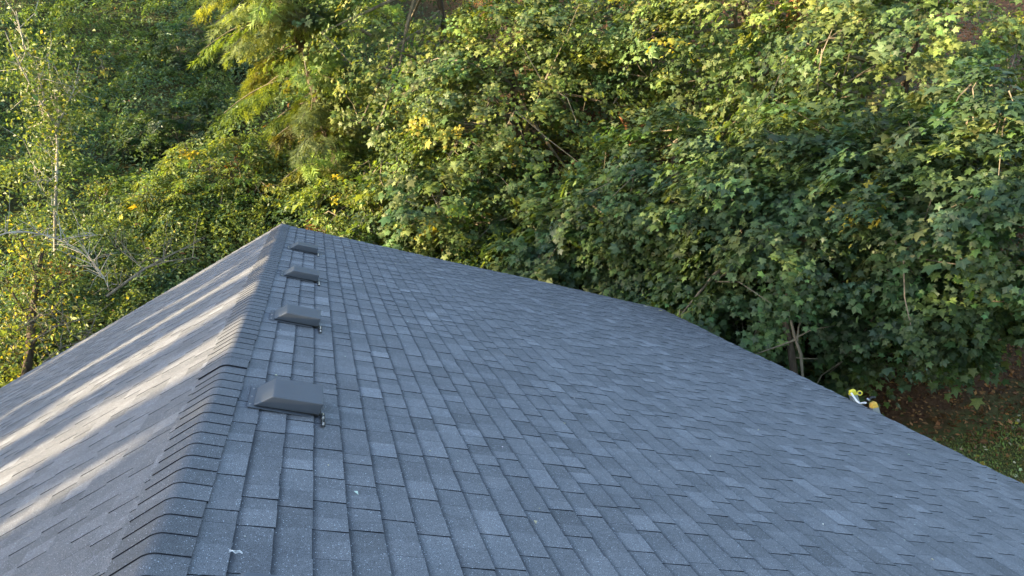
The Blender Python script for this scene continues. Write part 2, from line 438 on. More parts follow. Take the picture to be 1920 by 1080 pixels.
# slant-back vents along the ridge
def vent(yf):
    B = lambda v, y, h: rp(v, y, h)
    y0, y1 = yf, yf + .335
    h0, h1 = .018, .098
    m = MB()
    # hood: slanted ridge side, flat top, near side leaning in a little, open down-slope side with a lip
    b = [B(.205, y0 + .008, h0), B(.540, y0 + .008, h0 + .006), B(.545, y1, h0 + .004), B(.205, y1, h0)]
    t = [B(.292, y0 - .026, h1 - .004), B(.552, y0 - .026, h1), B(.552, y1 - .012, h1), B(.292, y1 - .012, h1 - .004)]
    m.hexa(b + t)
    o = m.build('roof_vent', MT['plastic'], house, origin=B(.37, y0 + .17, .01), bevel=.007)
    f = MB(); f.hexa([B(.176, y0 - .012, .012), B(.50, y0 - .012, .012), B(.50, y1 + .03, .012), B(.176, y1 + .03, .012),
                      B(.176, y0 - .012, .0155), B(.50, y0 - .012, .0155), B(.50, y1 + .03, .0155), B(.176, y1 + .03, .0155)])
    f.build('flange', MT['plastic'], o)
    for yy in (y0 + .03, y0 + .16, y1 - .03):
        w_ = MB(); w_.tube([B(.190, yy, .0155), B(.190, yy, .019)], .0055, 8); w_.build('screw_head', MT['zinc'], o)
    s = MB(); s.hexa([B(.30, y0 + .02, .0156), B(.548, y0 + .02, .0156), B(.548, y1 - .02, .0156), B(.30, y1 - .02, .0156),
                      B(.30, y0 + .02, .03), B(.55, y0 + .02, .03), B(.55, y1 - .02, .03), B(.30, y1 - .02, .03)])
    s.build('screen', MT['dark_plastic'], o)
    # thin clip strip with screw heads lying beside the open side
    c = MB(); c.hexa([B(.552, y0 - .13, .013), B(.574, y0 - .13, .013), B(.574, y0 + .07, .013), B(.552, y0 + .07, .013),
                      B(.552, y0 - .13, .018), B(.574, y0 - .13, .018), B(.574, y0 + .07, .018), B(.552, y0 + .07, .018)])
    for q in (-.115, -.02, .05):
        c.tube([B(.563, y0 + q, .017), B(.563, y0 + q, .030 if q < 0 else .024)], [.007, .005], 8, 1)
    c.tube([B(.559, y0 - .12, .022), B(.561, y0 + .06, .024)], .0022, 5, 1)
    c.build('clip', [MT['dark_plastic'], MT['zinc']], o)
for yf in (2.12, 4.26, 6.41, 8.545, 10.73): vent(yf)

# ------------------------------------------------------------------ ladder head at the right eave
def ladder():
    e1 = rp(SLOPE + .03, 8.10, 0); e2 = rp(SLOPE + .03, 7.74, 0)
    lad = thing('ladder', 'ladder head with yellow capped grey rails poking above the right eave', 'ladder', (e1[0] + .9, (e1[1] + e2[1]) / 2, 0))
    lean = np.array([-.26, 0, 1.0]); lean = lean / np.linalg.norm(lean)
    for e, capm, r2 in ((e1, 'yellow', .075), (e2, 'amber', .035)):
        top = e + lean * r2 + np.array([.05, 0, 0]); k = (top[2]) / lean[2]; bot = top - lean * k
        m = MB()
        m.hexa([bot + (-.04, -.03, 0), bot + (.04, -.03, 0), bot + (.04, .03, 0), bot + (-.04, .03, 0),
                top + (-.04, -.03, 0), top + (.04, -.03, 0), top + (.04, .03, 0), top + (-.04, .03, 0)])
        rail = m.build('rail', MT['dull_metal'], lad, origin=top, bevel=.004)
        c = MB(); c.hexa([top + (-.044, -.036, -.005), top + (.044, -.036, -.005), top + (.044, .036, -.005), top + (-.044, .036, -.005),
                          top + (-.038, -.028, .055), top + (.022, -.028, .064), top + (.022, .028, .064), top + (-.038, .028, .055)])
        c.build('end_cap', MT[capm], rail, origin=top, bevel=.012)
        b = MB()
        if capm == 'yellow':
            q = top + (.02, -.10, .045); ax = -ray(1600, 745)
            b.tube([q - ax * .010, q + ax * .010], .030, 16); b.build('wheel', MT['yellow'], rail, bevel=.006)
            b = MB(); b.tube([q + ax * .0125, q + ax * .016], .018, 12); b.build('hub', MT['dark_plastic'], rail)
        else:
            q = top + (-.01, .0, .09)
            b.tube([q + (-.05, 0, .0), q + (-.02, 0, .03), q + (.03, 0, .02)], .014, 8); b.build('grip', MT['dark_plastic'], rail)
            b = MB(); b.tube([q + (-.055, -.02, .01), q + (-.055, .02, .015)], .012, 8); b.build('latch', MT['zinc'], rail)
    a = e1 + lean * .10 + np.array([-.0, -.05, .02]); z = e2 + lean * .07 + np.array([0, .06, .01])
    s = MB(); s.tube([a, a * .62 + z * .38 + (0, 0, -.055), a * .4 + z * .6 + (0, 0, -.055), z], .011, 8); s.build('strap', MT['white'], lad)
    for k in range(1, 9):
        q1 = e1 + (.05, 0, 0) - lean * (.28 * k); q2 = e2 + (.05, 0, 0) - lean * (.28 * k)
        r_ = MB(); r_.tube([q1, q2], .015, 8); r_.build('rung', MT['dull_metal'], lad)
ladder()

# ------------------------------------------------------------------ leaves
def tmpl_maple():
    pts = []
    for a, r_ in [(-90, .08), (-22, .55), (6, .50), (36, .86), (64, .58), (90, 1.02), (116, .58), (144, .86), (174, .50), (202, .55)]:
        pts.append((math.cos(math.radians(a)) * r_, math.sin(math.radians(a)) * r_))
    V = [(0, 0, 0.02)] + [(x * .62, y * .62, -.10 * (x * x + y * y)) for x, y in pts]
    F = [(0, i, i % 10 + 1) for i in range(1, 11)]
    return np.array(V), np.array(F)
def tmpl_lobed():
    pts = [(0, .0), (.46, -.02), (.32, .22), (.58, .58), (.25, .54), (0, 1.0), (-.25, .54), (-.58, .58), (-.32, .22), (-.46, -.02)]
    V = [(0, .2, .03)] + [(x, y, -.12 * (x * x + y * y)) for x, y in pts]
    return np.array(V), np.array([(0, i, i % 10 + 1) for i in range(1, 11)])
def tmpl_oval():
    V = np.array([(0, 0, 0), (.30, .45, .09), (0, 1, -.06), (-.30, .45, .09)]); F = np.array([(0, 1, 2), (0, 2, 3)]); return V, F
def tmpl_tri():      # three leaflets
    V = []; F = []
    for a in (0, 75, -75):
        c, s = math.cos(math.radians(a)), math.sin(math.radians(a)); b = len(V)
        for x, y, z in [(0, .05, 0), (.22, .42, .07), (0, .85, -.08), (-.22, .42, .07)]:
            V.append((x * c - y * s, x * s + y * c, z))
        F += [(b, b + 1, b + 2), (b, b + 2, b + 3)]
    return np.array(V), np.array(F)
def tmpl_needle():   # flat feathery spray: a few narrow slivers
    V = []; F = []
    for x0, y0, a, l in [(0, 0, 0, 1), (0, .25, 42, .5), (0, .25, -42, .5), (0, .5, 38, .36), (0, .5, -38, .36)]:
        c, s = math.cos(math.radians(a)), math.sin(math.radians(a)); b = len(V)
        for x, y in [(-.045, 0), (.045, 0), (0, l)]:
            V.append((x0 + x * c - y * s, y0 + x * s + y * c, -.05 * y * y))
        F.append((b, b + 1, b + 2))
    return np.array(V), np.array(F)
TM = {'maple': tmpl_maple(), 'lobed': tmpl_lobed(), 'oval': tmpl_oval(), 'tri': tmpl_tri(), 'needle': tmpl_needle()}
def leaf_basis(Nn, T):
    Nn = nrm(Nn); T = nrm(T - Nn * (T * Nn).sum(-1, keepdims=True)); B = np.cross(T, Nn); return Nn, T, B
def leaves(name, kind, P, Nn, T, size, col, material, org=np.zeros(3)):
    tv, tf = TM[kind]; n = len(P); Nn, T, B = leaf_basis(Nn, T)
    curl = rng.uniform(.2, 2.6, n)[:, None, None]
    V = P[:, None] + size[:, None, None] * (tv[None, :, 0:1] * B[:, None] + tv[None, :, 1:2] * T[:, None] + tv[None, :, 2:3] * curl * Nn[:, None])
    F = tf[None] + (np.arange(n) * len(tv))[:, None, None]
    return raw_mesh(name, V.reshape(-1, 3) - org, F.reshape(-1, 3), [material], {'leafcol': np.repeat(col, len(tv), 0)})

G_DARK = np.array([.050, .086, .037]); G_MID = np.array([.076, .120, .044]); G_LITE = np.array([.122, .165, .055])
Y_GRN = np.array([.160, .205, .052]); YEL = np.array([.34, .30, .045]); BRN = np.array([.13, .065, .028]); OLIVE = np.array([.085, .085, .030]); TEAL = np.array([.054, .096, .052])
def palette(n, wts, cols, jit=.22):
    i = rng.choice(len(cols), n, p=np.array(wts) / sum(wts)); c = np.array(cols)[i]
    return c * np.exp(rng.normal(0, jit, (n, 1))) * np.exp(rng.normal(0, .06, (n, 3)))

def rand_dirs(n):
    return nrm(rng.normal(size=(n, 3)))

def crown_points(c, rad, nclust, lpc, spray, camside=.72, flat=.5, lo=.55):
    """leaf points arranged in tilted sprays over a lumpy ellipsoid"""
    c = np.asarray(c, float); rad = np.asarray(rad, float)
    D = rand_dirs(nclust * 6); toc = nrm(CAM - c)
    facing = D @ toc
    keep = (facing > -.15) | (rng.random(len(D)) > camside)
    D = D[keep][:nclust]; n = len(D)
    ph = rng.uniform(0, 6.28, 6)
    lump = 1 + .24 * np.sin(D[:, 0] * 5 + ph[0]) * np.sin(D[:, 2] * 6 + ph[1]) + .10 * np.sin(D[:, 1] * 9 + ph[2]) * np.sin(D[:, 2] * 11 + ph[3]) + .06 * rng.normal(size=n)
    rr = lo + (1 - lo) * rng.random(n) ** .55
    Cc = c + D * rad * (lump * rr)[:, None]
    out = nrm(D / rad)
    up = np.array([0, 0, 1.])
    ns = nrm(up * 1.0 + out * .42 + rng.normal(0, .24, (n, 3)))
    ax = nrm(out * np.array([1, 1, .3]) + rng.normal(0, .35, (n, 3)) - up * .25)
    ax = nrm(ax - ns * (ax * ns).sum(1, keepdims=True)); bx = np.cross(ns, ax)
    sp = spray * rng.uniform(.6, 1.35, n)
    u = rng.normal(0, .45, (n, lpc)); w_ = rng.normal(0, .33, (n, lpc)); hgt = rng.normal(0, .12, (n, lpc))
    dist2 = u * u + w_ * w_
    P = Cc[:, None] + sp[:, None, None] * (ax[:, None] * u[..., None] + bx[:, None] * w_[..., None] + ns[:, None] * (hgt - flat * dist2)[..., None])
    LN = ns[:, None] + rng.normal(0, .38, (n, lpc, 3)) + out[:, None] * .2
    LT = ax[:, None] * (u[..., None] + .35) + bx[:, None] * w_[..., None] * 1.6 - up * .75 + rng.normal(0, .25, (n, lpc, 3))
    return Cc, ns, P, LN, LT, out

leaf_protos = []
def make_protos():
    for k in range(10):
        col = palette(1, [3, 3, 2, .4], [G_DARK, G_MID, TEAL, G_LITE])[0]
        tv, tf = TM['maple']; s = tv.copy(); s[:, 2] *= random.uniform(.4, 2.4)
        leaf_protos.append((col, raw_mesh('leaf', s, tf, [MT['leaf']], {'leafcol': np.repeat(col[None], len(s), 0)})))
make_protos()

def tree(name, label, c, rad, base, nclust, lpc, size, spray, wts, cols, kind='maple', material='leaf', bark='bark', trunk_r=.16,
         group=None, singles=0, lo=.55, cat='tree', yellow=.0, camside=.72, flat=.5, limb_n=9, crown_name='crown', twigs=1.0, trunk_top=None):
    c = np.asarray(c, float); rad = np.asarray(rad, float)
    bx, by = (base[0], base[1]) if base is not None else (c[0], c[1])
    bz = float(hill(bx, by)) - .05
    t = thing(name, label, cat, (bx, by, bz), group)
    org = np.array([bx, by, bz])
    Cc, ns, P, LN, LT, out = crown_points(c, rad, nclust, lpc, spray, camside, flat, lo)
    n = len(Cc)
    # colour runs by spray, then by leaf
    cc = palette(n, wts, cols, .16)
    if yellow:
        yi = rng.random(n) < yellow; cc[yi] = YEL * np.exp(rng.normal(0, .25, (yi.sum(), 1)))
    col = (cc[:, None] * np.exp(rng.normal(0, .20, (n, lpc, 1))) * np.exp(rng.normal(0, .05, (n, lpc, 3)))).reshape(-1, 3)
    P = P.reshape(-1, 3); LN = LN.reshape(-1, 3); LT = LT.reshape(-1, 3)
    sz = size * np.exp(rng.normal(0, .34, len(P)))
    ok = P[:, 2] > hill(P[:, 0], P[:, 1]) + .05
    ok &= ~((np.abs(P[:, 0]) < 6.6) & (P[:, 1] < Y1 + .35))
    P, LN, LT, sz, col = P[ok], LN[ok], LT[ok], sz[ok], col[ok]
    if singles:
        px, py, pz = project(P)
        inf = (px > -10) & (px < 1930) & (py > -10) & (py < 1080)
        # the outermost, camera-facing leaves
        s_ = ((P - c) / rad); depth = (s_ @ nrm(CAM - c)) - .25 * np.abs(np.linalg.norm(s_, axis=1) - 1)
        fac = np.abs((nrm(LN) * nrm(CAM - P)).sum(1))
        score = np.where(inf, (sz / pz) * (fac + .2) * (1 + .8 * depth), -1)
        pick = np.argsort(-score)[:singles]
        Nn, T, B = leaf_basis(LN[pick], LT[pick])
        pc = np.array([q[0] for q in leaf_protos])
        for j, i in enumerate(pick):
            d_ = np.abs(np.log(pc) - np.log(col[i])).sum(1) + rng.random(10) * .5
            me = leaf_protos[int(np.argmin(d_))][1]
            o = bpy.data.objects.new('leaf', me); COL.objects.link(o); o.parent = t
            s = sz[i]
            m_ = Matrix(((B[j][0]*s, T[j][0]*s, Nn[j][0]*s, P[i][0]-org[0]), (B[j][1]*s, T[j][1]*s, Nn[j][1]*s, P[i][1]-org[1]), (B[j][2]*s, T[j][2]*s, Nn[j][2]*s, P[i][2]-org[2]), (0, 0, 0, 1)))
            o.matrix_local = m_
        keep = np.ones(len(P), bool); keep[pick] = False
        P, LN, LT, sz, col = P[keep], LN[keep], LT[keep], sz[keep], col[keep]
    o = place(crown_name, leaves(crown_name, 'lobed' if kind == 'maple' else kind, P, LN, LT, sz, col, MT[material], org), t)
    if singles: o['kind'] = 'stuff'
    # trunk and limbs
    top = trunk_top if trunk_top is not None else c + np.array([0, 0, rad[2] * .75])
    m = MB(); pts = []; rs = []
    for k in range(9):
        f = k / 8; q = np.array([bx, by, bz - .2]) * (1 - f) + np.asarray(top) * f
        q = q + np.array([math.sin(f * 5 + bx) * .12, math.cos(f * 4 + by) * .12, 0]) * min(1, f * 3)
        pts.append(q); rs.append(trunk_r * (1 - .8 * f) + .01)
    rs[0] *= 1.35
    m.tube(pts, rs, 8)
    m.build('trunk', MT[bark], t, origin=org, smooth=True)
    b = MB()
    anchors = []
    for k in range(limb_n):
        f = rng.uniform(.3, .95); s = pts[int(f * 8)]
        tgt = Cc[rng.integers(n)]
        mid = s * .5 + tgt * .5 + np.array([0, 0, .25 * rad[2] * rng.uniform(0, .6)])
        b.tube([s, (s + mid) / 2 + rng.normal(0, .05, 3), mid, (mid + tgt) / 2 + rng.normal(0, .08, 3), tgt], [trunk_r * .42, trunk_r * .34, trunk_r * .26, trunk_r * .17, .012], 5, cap=False)
        anchors += [mid, (mid + tgt) / 2, tgt]
    anchors = np.array(anchors)
    for i in rng.choice(n, int(min(n, 90) * twigs), replace=False):
        a = anchors[np.argmin(((anchors - Cc[i]) ** 2).sum(1))]
        b.tube([a, (a + Cc[i]) / 2 + rng.normal(0, .1, 3), Cc[i] - ns[i] * .04], [.016, .011, .005], 3, cap=False)
    tag(b.build('limbs', MT['twig'], t, origin=org), kind='stuff')
    return t

MAPLE_W = [2.5, 5, 1.2, 1.4]; MAPLE_C = [G_DARK, G_MID, TEAL, G_LITE]
LITE_W = [1, 3, 3, 2.0]; LITE_C = [G_DARK, G_MID, G_LITE, Y_GRN]
# (label, centre px, centre py, distance, radii, nclust, lpc, leaf size, spray, weights, colours, singles, yellow, base offset)
maples = [
 ('broad maple with large dark leaves hanging low over the bank behind the ladder head', (1530, 470, 17.0), (3.2, 2.6, 2.7), 520, 60, .114, .52, MAPLE_W, MAPLE_C, 300, 0, (.4, 1.0)),
 ('maple at the right edge of the picture above the lawn, its upper leaves catching sun', (1850, 420, 16.0), (2.6, 2.6, 2.2), 400, 60, .112, .50, MAPLE_W, MAPLE_C, 300, .004, (2.2, 4.0)),
 ('maple whose low leaves brush the far right corner of the roof', (1270, 430, 19.0), (2.7, 2.6, 2.4), 430, 58, .108, .48, MAPLE_W, MAPLE_C, 300, .004, (0, .8)),
 ('tall sunlit maple filling the top right corner above the darker maples', (1760, 90, 22.0), (5.2, 4, 3.6), 580, 48, .104, .54, LITE_W, LITE_C, 0, .008, (0, 2)),
 ('tall maple with a red-brown trunk showing through a gap, top of the right half', (1430, 90, 23.5), (4.3, 3.6, 3.6), 520, 46, .102, .54, [1.5, 3, 3, 1.8], LITE_C, 0, .01, (0, 2)),
 ('fine-leaved maple with scattered bright yellow sprays above the middle of the far roof edge', (980, 230, 23.0), (3.6, 3.2, 3.7), 540, 44, .096, .52, [1, 3, 3.5, 2.2], LITE_C, 0, .012, (0, 1.5)),
 ('maple beside the drooping conifer, its crown glowing yellow-green at the top', (830, 60, 25.0), (4.4, 3.4, 4.2), 520, 44, .096, .52, [.3, 1, 3, 4.5], LITE_C, 0, .012, (0, 1.5)),
 ('airy yellow-green maple crown along the top of the picture, left of the red-brown trunk', (1170, 20, 25.0), (3.2, 3.0, 2.8), 320, 44, .098, .52, [.6, 2, 3, 3.2], LITE_C, 0, .01, (0, 1.5)),
 ('low bushy maple just beyond the far roof edge, right of the ridge end', (840, 400, 22.0), (2.6, 2.2, 1.9), 260, 38, .115, .45, [1, 3, 3, 1.5], LITE_C, 0, .01, (0, .6)),
 ('dark maple sapling in the shade where the far roof edge reaches the eave', (1090, 470, 19.5), (1.9, 1.8, 1.6), 190, 36, .15, .45, MAPLE_W, MAPLE_C, 0, .0, (0, .5)),
 ('shaded low maple bough cluster right above the eave, beside the leaning dead pole', (1350, 590, 17.2), (1.15, 1.3, 1.0), 120, 52, .138, .42, MAPLE_W, MAPLE_C, 120, .01, (.6, 1.2)),
]
for (lab, (px, py, dd), rad, nc, lpc, sz, spray, wts, cols, singles, yel, (ox, oy)) in maples:
    c = at(px, py, dd)
    tree('maple_tree', lab, c, rad, (c[0] + ox, c[1] + oy), nc, lpc, sz, spray, wts, cols, singles=singles, yellow=yel, group='maples behind the roof', trunk_r=.17)

# ------------------------------------------------------------------ conifer with drooping sunlit boughs
def conifer(label, px, py, dist, topz, rad, nb, per, size, lean=(-1.4, 0), bark='redbark', cols=None, wts=None, zlow=3.0, group=None, coarse=False, pos=None):
    if pos is None: c = at(px, py, dist); x, y = c[0], c[1]; bark = 'bark'
    else: x, y = pos
    z0 = float(hill(x, y)) - .1; t = thing('conifer_tree', label, 'tree', (x, y, z0), group); org = np.array([x, y, z0])
    pts = [np.array([x + lean[0] * f, y + lean[1] * f, z0 + (topz - z0) * f]) for f in np.linspace(0, 1, 10)]
    m = MB(); m.tube(pts, [(.19 if not coarse else .3) * (1 - .85 * f) + .02 for f in np.linspace(0, 1, 10)], 9); m.build('trunk', MT[bark], t, origin=org, smooth=True)
    b = MB(); P = []; LN = []; LT = []; C_ = []
    for k in range(nb):
        f = rng.uniform(0, 1) ** .9; zz = z0 + zlow + (topz - z0 - zlow) * f
        s = pts[0] + (pts[-1] - pts[0]) * (zz - z0) / (topz - z0)
        a = rng.uniform(0, 2 * math.pi); L = rad * (1.05 - .85 * f) * rng.uniform(.65, 1.1) * (.55 if (f < .22 and not coarse) else 1) * (1 if coarse or math.cos(a) < .2 else .5)
        d = np.array([math.cos(a), math.sin(a), 0])
        line = [s + d * L * u + np.array([0, 0, L * (.10 * u - .38 * u * u)]) for u in np.linspace(0, 1, 7)]
        b.tube(line, [.026 * (1 - .85 * u) + .003 for u in np.linspace(0, 1, 7)], 4, cap=False)
        side = np.cross(d, [0, 0, 1])
        bc = palette(1, wts, cols, .15)[0]
        for j in range(per):
            u = rng.uniform(.12, 1.02) ** .8; q = s + d * L * u + np.array([0, 0, L * (.10 * u - .38 * u * u)])
            sd = rng.choice([-1, 1]); reach = rng.uniform(.05, .5) * L * (1.1 - u) * .8
            q = q + side * sd * reach - np.array([0, 0, reach * .35 + rng.uniform(0, .22)])
            P.append(q); LN.append(d * .5 + np.array([0, 0, .55]) + rng.normal(0, .35, 3)); LT.append(d * .5 + side * sd * .5 - np.array([0, 0, rng.uniform(.6, 1.9)]) + rng.normal(0, .2, 3))
            C_.append(bc * math.exp(rng.normal(0, .2)))
    P = np.array(P); tag(b.build('limbs', MT['twig'], t, origin=org), kind='stuff')
    sz = size * np.exp(rng.normal(0, .3, len(P)))
    place('crown', leaves('crown', 'needle' if not coarse else 'oval', P, np.array(LN), np.array(LT), sz, np.array(C_), MT['needle'], org), t)
    return t
conifer('drooping conifer with sunlit yellow-green boughs and bare red-brown trunk, top centre-left', 618, 150, 25, 15.0, 4.0, 150, 230, .27,
        cols=[Y_GRN, G_LITE, OLIVE, G_MID], wts=[4, 4, 1, 2], zlow=1.4)
# a red-barked trunk that shows between the maples
def bare_trunk(name, label, cat, p1, p2, d1, d2, r1, r2, m_, to_ground=True, twigs=8):
    a = at(*p1, d1); b = at(*p2, d2)
    base = b + (b - a) * .0
    if to_ground:
        g = b + (b - a) / np.linalg.norm(b - a) * .1; gz = float(hill(g[0], g[1])) - .1; base = np.array([g[0], g[1], gz])
    t = thing(name, label, cat, base)
    m = MB(); pts = [base, b * .97 + a * .03] if to_ground and base[2] < b[2] - .3 else [b]
    pts += [b * (1 - f) + a * f + rng.normal(0, .02, 3) for f in (.25, .5, .75, 1.0)]
    n = len(pts); m.tube(pts, [r2 + (r1 - r2) * i / (n - 1) for i in range(n)], 7); m.build('trunk', m_, t, smooth=True)
    if twigs:
        s = MB()
        for k in range(twigs):
            f = rng.uniform(.1, 1); q = b * (1 - f) + a * f; e = q + rng.normal(0, 1, 3) * np.array([.5, .3, .35]) + np.array([0, 0, .2])
            s.tube([q, (q + e) / 2 + rng.normal(0, .05, 3), e], [.02, .013, .004], 4, cap=False)
        s.build('dead_branches', MT['twig'], t)
    return t
bare_trunk('cedar_trunk', 'orange-brown cedar trunk showing through the leaf gap near the top right', 'tree', (1497, -60), (1470, 260), 23.0, 23.0, .20, .26, MT['redbark'])
bare_trunk('cedar_trunk', 'reddish cedar trunk half hidden in the leaves right of the picture centre', 'tree', (1163, 200), (1195, 300), 22.6, 22.3, .10, .12, MT['redbark'])
bare_trunk('dead_pole', 'thin leaning grey dead pole under the dark maples above the eave', 'dead tree', (1462, 540), (1503, 668), 14.8, 14.5, .020, .030, MT['twig'], twigs=3)
bare_trunk('tree_trunk', 'dark upright trunk standing in the shade just behind the leaning pole', 'tree', (1462, 520), (1490, 705), 15.2, 15.0, .05, .07, MT['bark'], twigs=4)

# ------------------------------------------------------------------ pale sapling and other bare wood at the left
def branchy(name, label, cat, lines, m_, leaf=None, size=.07, n_leaf=0, cols=None, wts=None, to_ground=None, part='stem', kind='oval', spread=.22):
    """lines: lists of (px, py, distance, radius)"""
    allp = [[(at(x, y, d), r_) for x, y, d, r_ in L] for L in lines]
    b0 = allp[0][0][0].copy()
    if to_ground:
        r_ = ray(*to_ground)
        for s_ in np.arange(10, 60, .1):
            b0 = CAM + r_ * s_
            if b0[2] < hill(b0[0], b0[1]): break
    t = thing(name, label, cat, b0)
    m = MB()
    ends = []
    for i, L in enumerate(allp):
        pts = [p for p, _ in L]; rs = [r_ for _, r_ in L]
        if i == 0 and to_ground: pts = [b0] + pts; rs = [rs[0] * 1.3] + rs
        m.tube(pts, rs, 6, cap=False)
        for k in range(len(pts) - 1):
            for _ in range(3):
                f = rng.random(); ends.append(pts[k] * (1 - f) + pts[k + 1] * f)
    tw = MB(); tips = []
    for e in ends:
        for _ in range(2):
            q = e + rng.normal(0, .28, 3) + np.array([0, 0, .2]); tw.tube([e, (e + q) / 2 + rng.normal(0, .04, 3), q], [.009, .006, .003], 3, cap=False); tips.append((e, q))
    m.build(part, m_, t, smooth=True); tag(tw.build('twigs', m_, t), kind='stuff')
    if n_leaf:
        i = rng.integers(len(tips), size=n_leaf); f = rng.random((n_leaf, 1)) * 1.2
        E = np.array([a for a, _ in tips])[i]; Q = np.array([b for _, b in tips])[i]
        P = E + (Q - E) * f + rng.normal(0, spread, (n_leaf, 3))
        place('foliage', leaves('foliage', kind, P, rng.normal(0, .6, (n_leaf, 3)) + [0, 0, .7], rng.normal(0, .6, (n_leaf, 3)) - [0, 0, .5],
              size * np.exp(rng.normal(0, .25, n_leaf)), palette(n_leaf, wts, cols), MT['shrub'], b0), t)
    return t
S = 19.0
branchy('sapling', 'thin pale-barked sapling with sparse leaves at the left edge, forking upwards', 'tree', [
    [(104, 400, S, .036), (106, 330, S, .033), (108, 270, S, .030), (106, 235, S, .028)],
    [(106, 235, S, .035), (84, 205, S, .028), (62, 165, S - .2, .022), (38, 125, S - .3, .016), (10, 60, S - .4, .01)],
    [(108, 240, S, .03), (112, 200, S + .2, .024), (98, 160, S + .3, .018), (88, 100, S + .4, .008)],
    [(108, 235, S, .028), (122, 205, S, .02), (138, 170, S - .1, .013), (150, 140, S - .1, .007)],
    [(90, 212, S, .02), (70, 130, S - .3, .014), (44, 80, S - .3, .010), (30, 20, S - .4, .006)],
    [(106, 262, S, .02), (86, 235, S + .2, .013), (72, 190, S + .3, .007)],
    [(105, 330, S, .016), (88, 342, S - .2, .01), (70, 345, S - .3, .005)]],
    MT['palebark'], n_leaf=3600, size=.085, cols=[Y_GRN, G_LITE, G_MID, YEL], wts=[2, 4, 3, .2], to_ground=(103, 500), spread=.3)
branchy('young_tree', 'small brown trunk in yellow autumn leaves beside the left roof slope', 'tree', [
    [(50, 700, 19.6, .11), (57, 640, 19.6, .09), (62, 580, 19.5, .07), (72, 510, 19.5, .05), (80, 470, 19.5, .03)],
    [(64, 570, 19.5, .03), (100, 540, 19.3, .02), (130, 520, 19.2, .008)],
    [(60, 610, 19.5, .03), (30, 560, 19.4, .02), (10, 520, 19.3, .008)],
    [(70, 520, 19.5, .025), (50, 470, 19.4, .015), (30, 440, 19.4, .006)],
    [(56, 650, 19.6, .03), (90, 615, 19.3, .018), (140, 600, 19.1, .006)]],
    MT['bark'], n_leaf=2600, size=.085, cols=[YEL, Y_GRN, OLIVE, G_MID], wts=[1, 4, 2, 2], to_ground=(44, 760), spread=.32)
branchy('fallen_branch', 'long pale bare branch arching over the brush at the left edge', 'branch', [
    [(-20, 448, 18.6, .018), (12, 437, 18.5, .018), (45, 434, 18.5, .016), (80, 440, 18.4, .014), (110, 449, 18.4, .012), (145, 466, 18.3, .010), (172, 490, 18.3, .012), (190, 520, 18.3, .006)],
    [(110, 450, 18.4, .014), (150, 443, 18.3, .01), (190, 440, 18.2, .005)], [(172, 490, 18.3, .01), (195, 520, 18.2, .007), (205, 545, 18.2, .004)]], MT['palebark'])
branchy('fallen_branch', 'bare forked branch lying in the brush just left of the ridge end', 'branch', [
    [(200, 556, 17.8, .03), (235, 530, 17.8, .028), (270, 505, 17.9, .025), (320, 478, 18.0, .018), (385, 446, 18.1, .006)],
    [(270, 503, 17.9, .016), (315, 490, 17.8, .012), (370, 482, 17.7, .005)], [(268, 503, 17.9, .012), (240, 480, 18, .009), (215, 462, 18.1, .004)]], MT['twig'])
branchy('dead_brush', 'tangle of dry reddish twigs beside the left roof edge at mid height', 'dead brush', [
    [(60, 640, 18.4, .016), (110, 610, 18.3, .012), (150, 600, 18.2, .006)], [(80, 680, 18.2, .014), (120, 650, 18.2, .01), (160, 640, 18.1, .005)],
    [(150, 650, 18.0, .012), (170, 620, 18.0, .008), (180, 590, 18, .004)], [(30, 620, 18.6, .012), (80, 590, 18.5, .008), (120, 585, 18.4, .004)]], MT['twig'])

# ------------------------------------------------------------------ distinct shrubs on the hillside, left to right
def shrub(label, px, py, rad, nc, size, wts, cols, name='shrub', lpc=34, kind='oval', spray=.3, extra=.25):
    r_ = ray(px, py); lo_, hi_ = 6., 70.
    for s in np.arange(12, 70, .1):
        q = CAM + r_ * s
        if q[2] < hill(q[0], q[1]) + rad[2] * .6: break
    c = q
    return tree(name, label, c, rad, (c[0], c[1]), nc, lpc, size, spray, wts, cols, kind=kind, material='shrub', bark='twig', trunk_r=.035,
                cat='shrub', lo=.6, limb_n=7, crown_name='foliage', twigs=.3, group='shrubs on the hillside')
shrub('sunlit yellow-green shrub on the slope beyond the ridge end', 430, 325, (2.3, 1.4, 1.15), 230, .115, [.5, 2, 6, .4], [G_MID, G_LITE, Y_GRN, YEL])
shrub('second sunlit shrub, lower and left of the brightest one', 330, 390, (1.9, 1.3, 1.0), 170, .10, [1, 3, 5, .3], [G_MID, G_LITE, Y_GRN, YEL])
shrub('green leafy shrub right behind the peak of the ridge', 490, 385, (1.7, 1.1, .95), 150, .10, [1, 3, 3, .3], [G_MID, G_LITE, Y_GRN, YEL])
shrub('golden-orange leaved shrub glowing under the conifer', 625, 275, (1.4, 1.0, 1.1), 150, .10, [1.2, 5, 3, .5], [YEL, Y_GRN, G_LITE, BRN])
shrub('bright yellow-green shrub touching the far roof edge right of the ridge end', 690, 390, (1.9, 1.2, 1.3), 190, .10, [1, 2, 5, .4], [G_MID, G_LITE, Y_GRN, YEL])
shrub('small shrub with yellow and rusty leaves in the dark hillside greenery', 205, 150, (1.5, 1.2, 1.1), 90, .10, [2, 4, 3, .8], [YEL, Y_GRN, G_MID, BRN])
shrub('yellowing shrub beside the pale sapling trunk', 225, 390, (1.4, 1.1, .9), 100, .09, [1, 4, 3, .5], [YEL, Y_GRN, G_MID, BRN])
shrub('autumn-yellow shrub against the young brown trunk', 95, 480, (1.1, 1.0, .9), 90, .09, [1.5, 4, 2, .6], [YEL, Y_GRN, OLIVE, BRN])
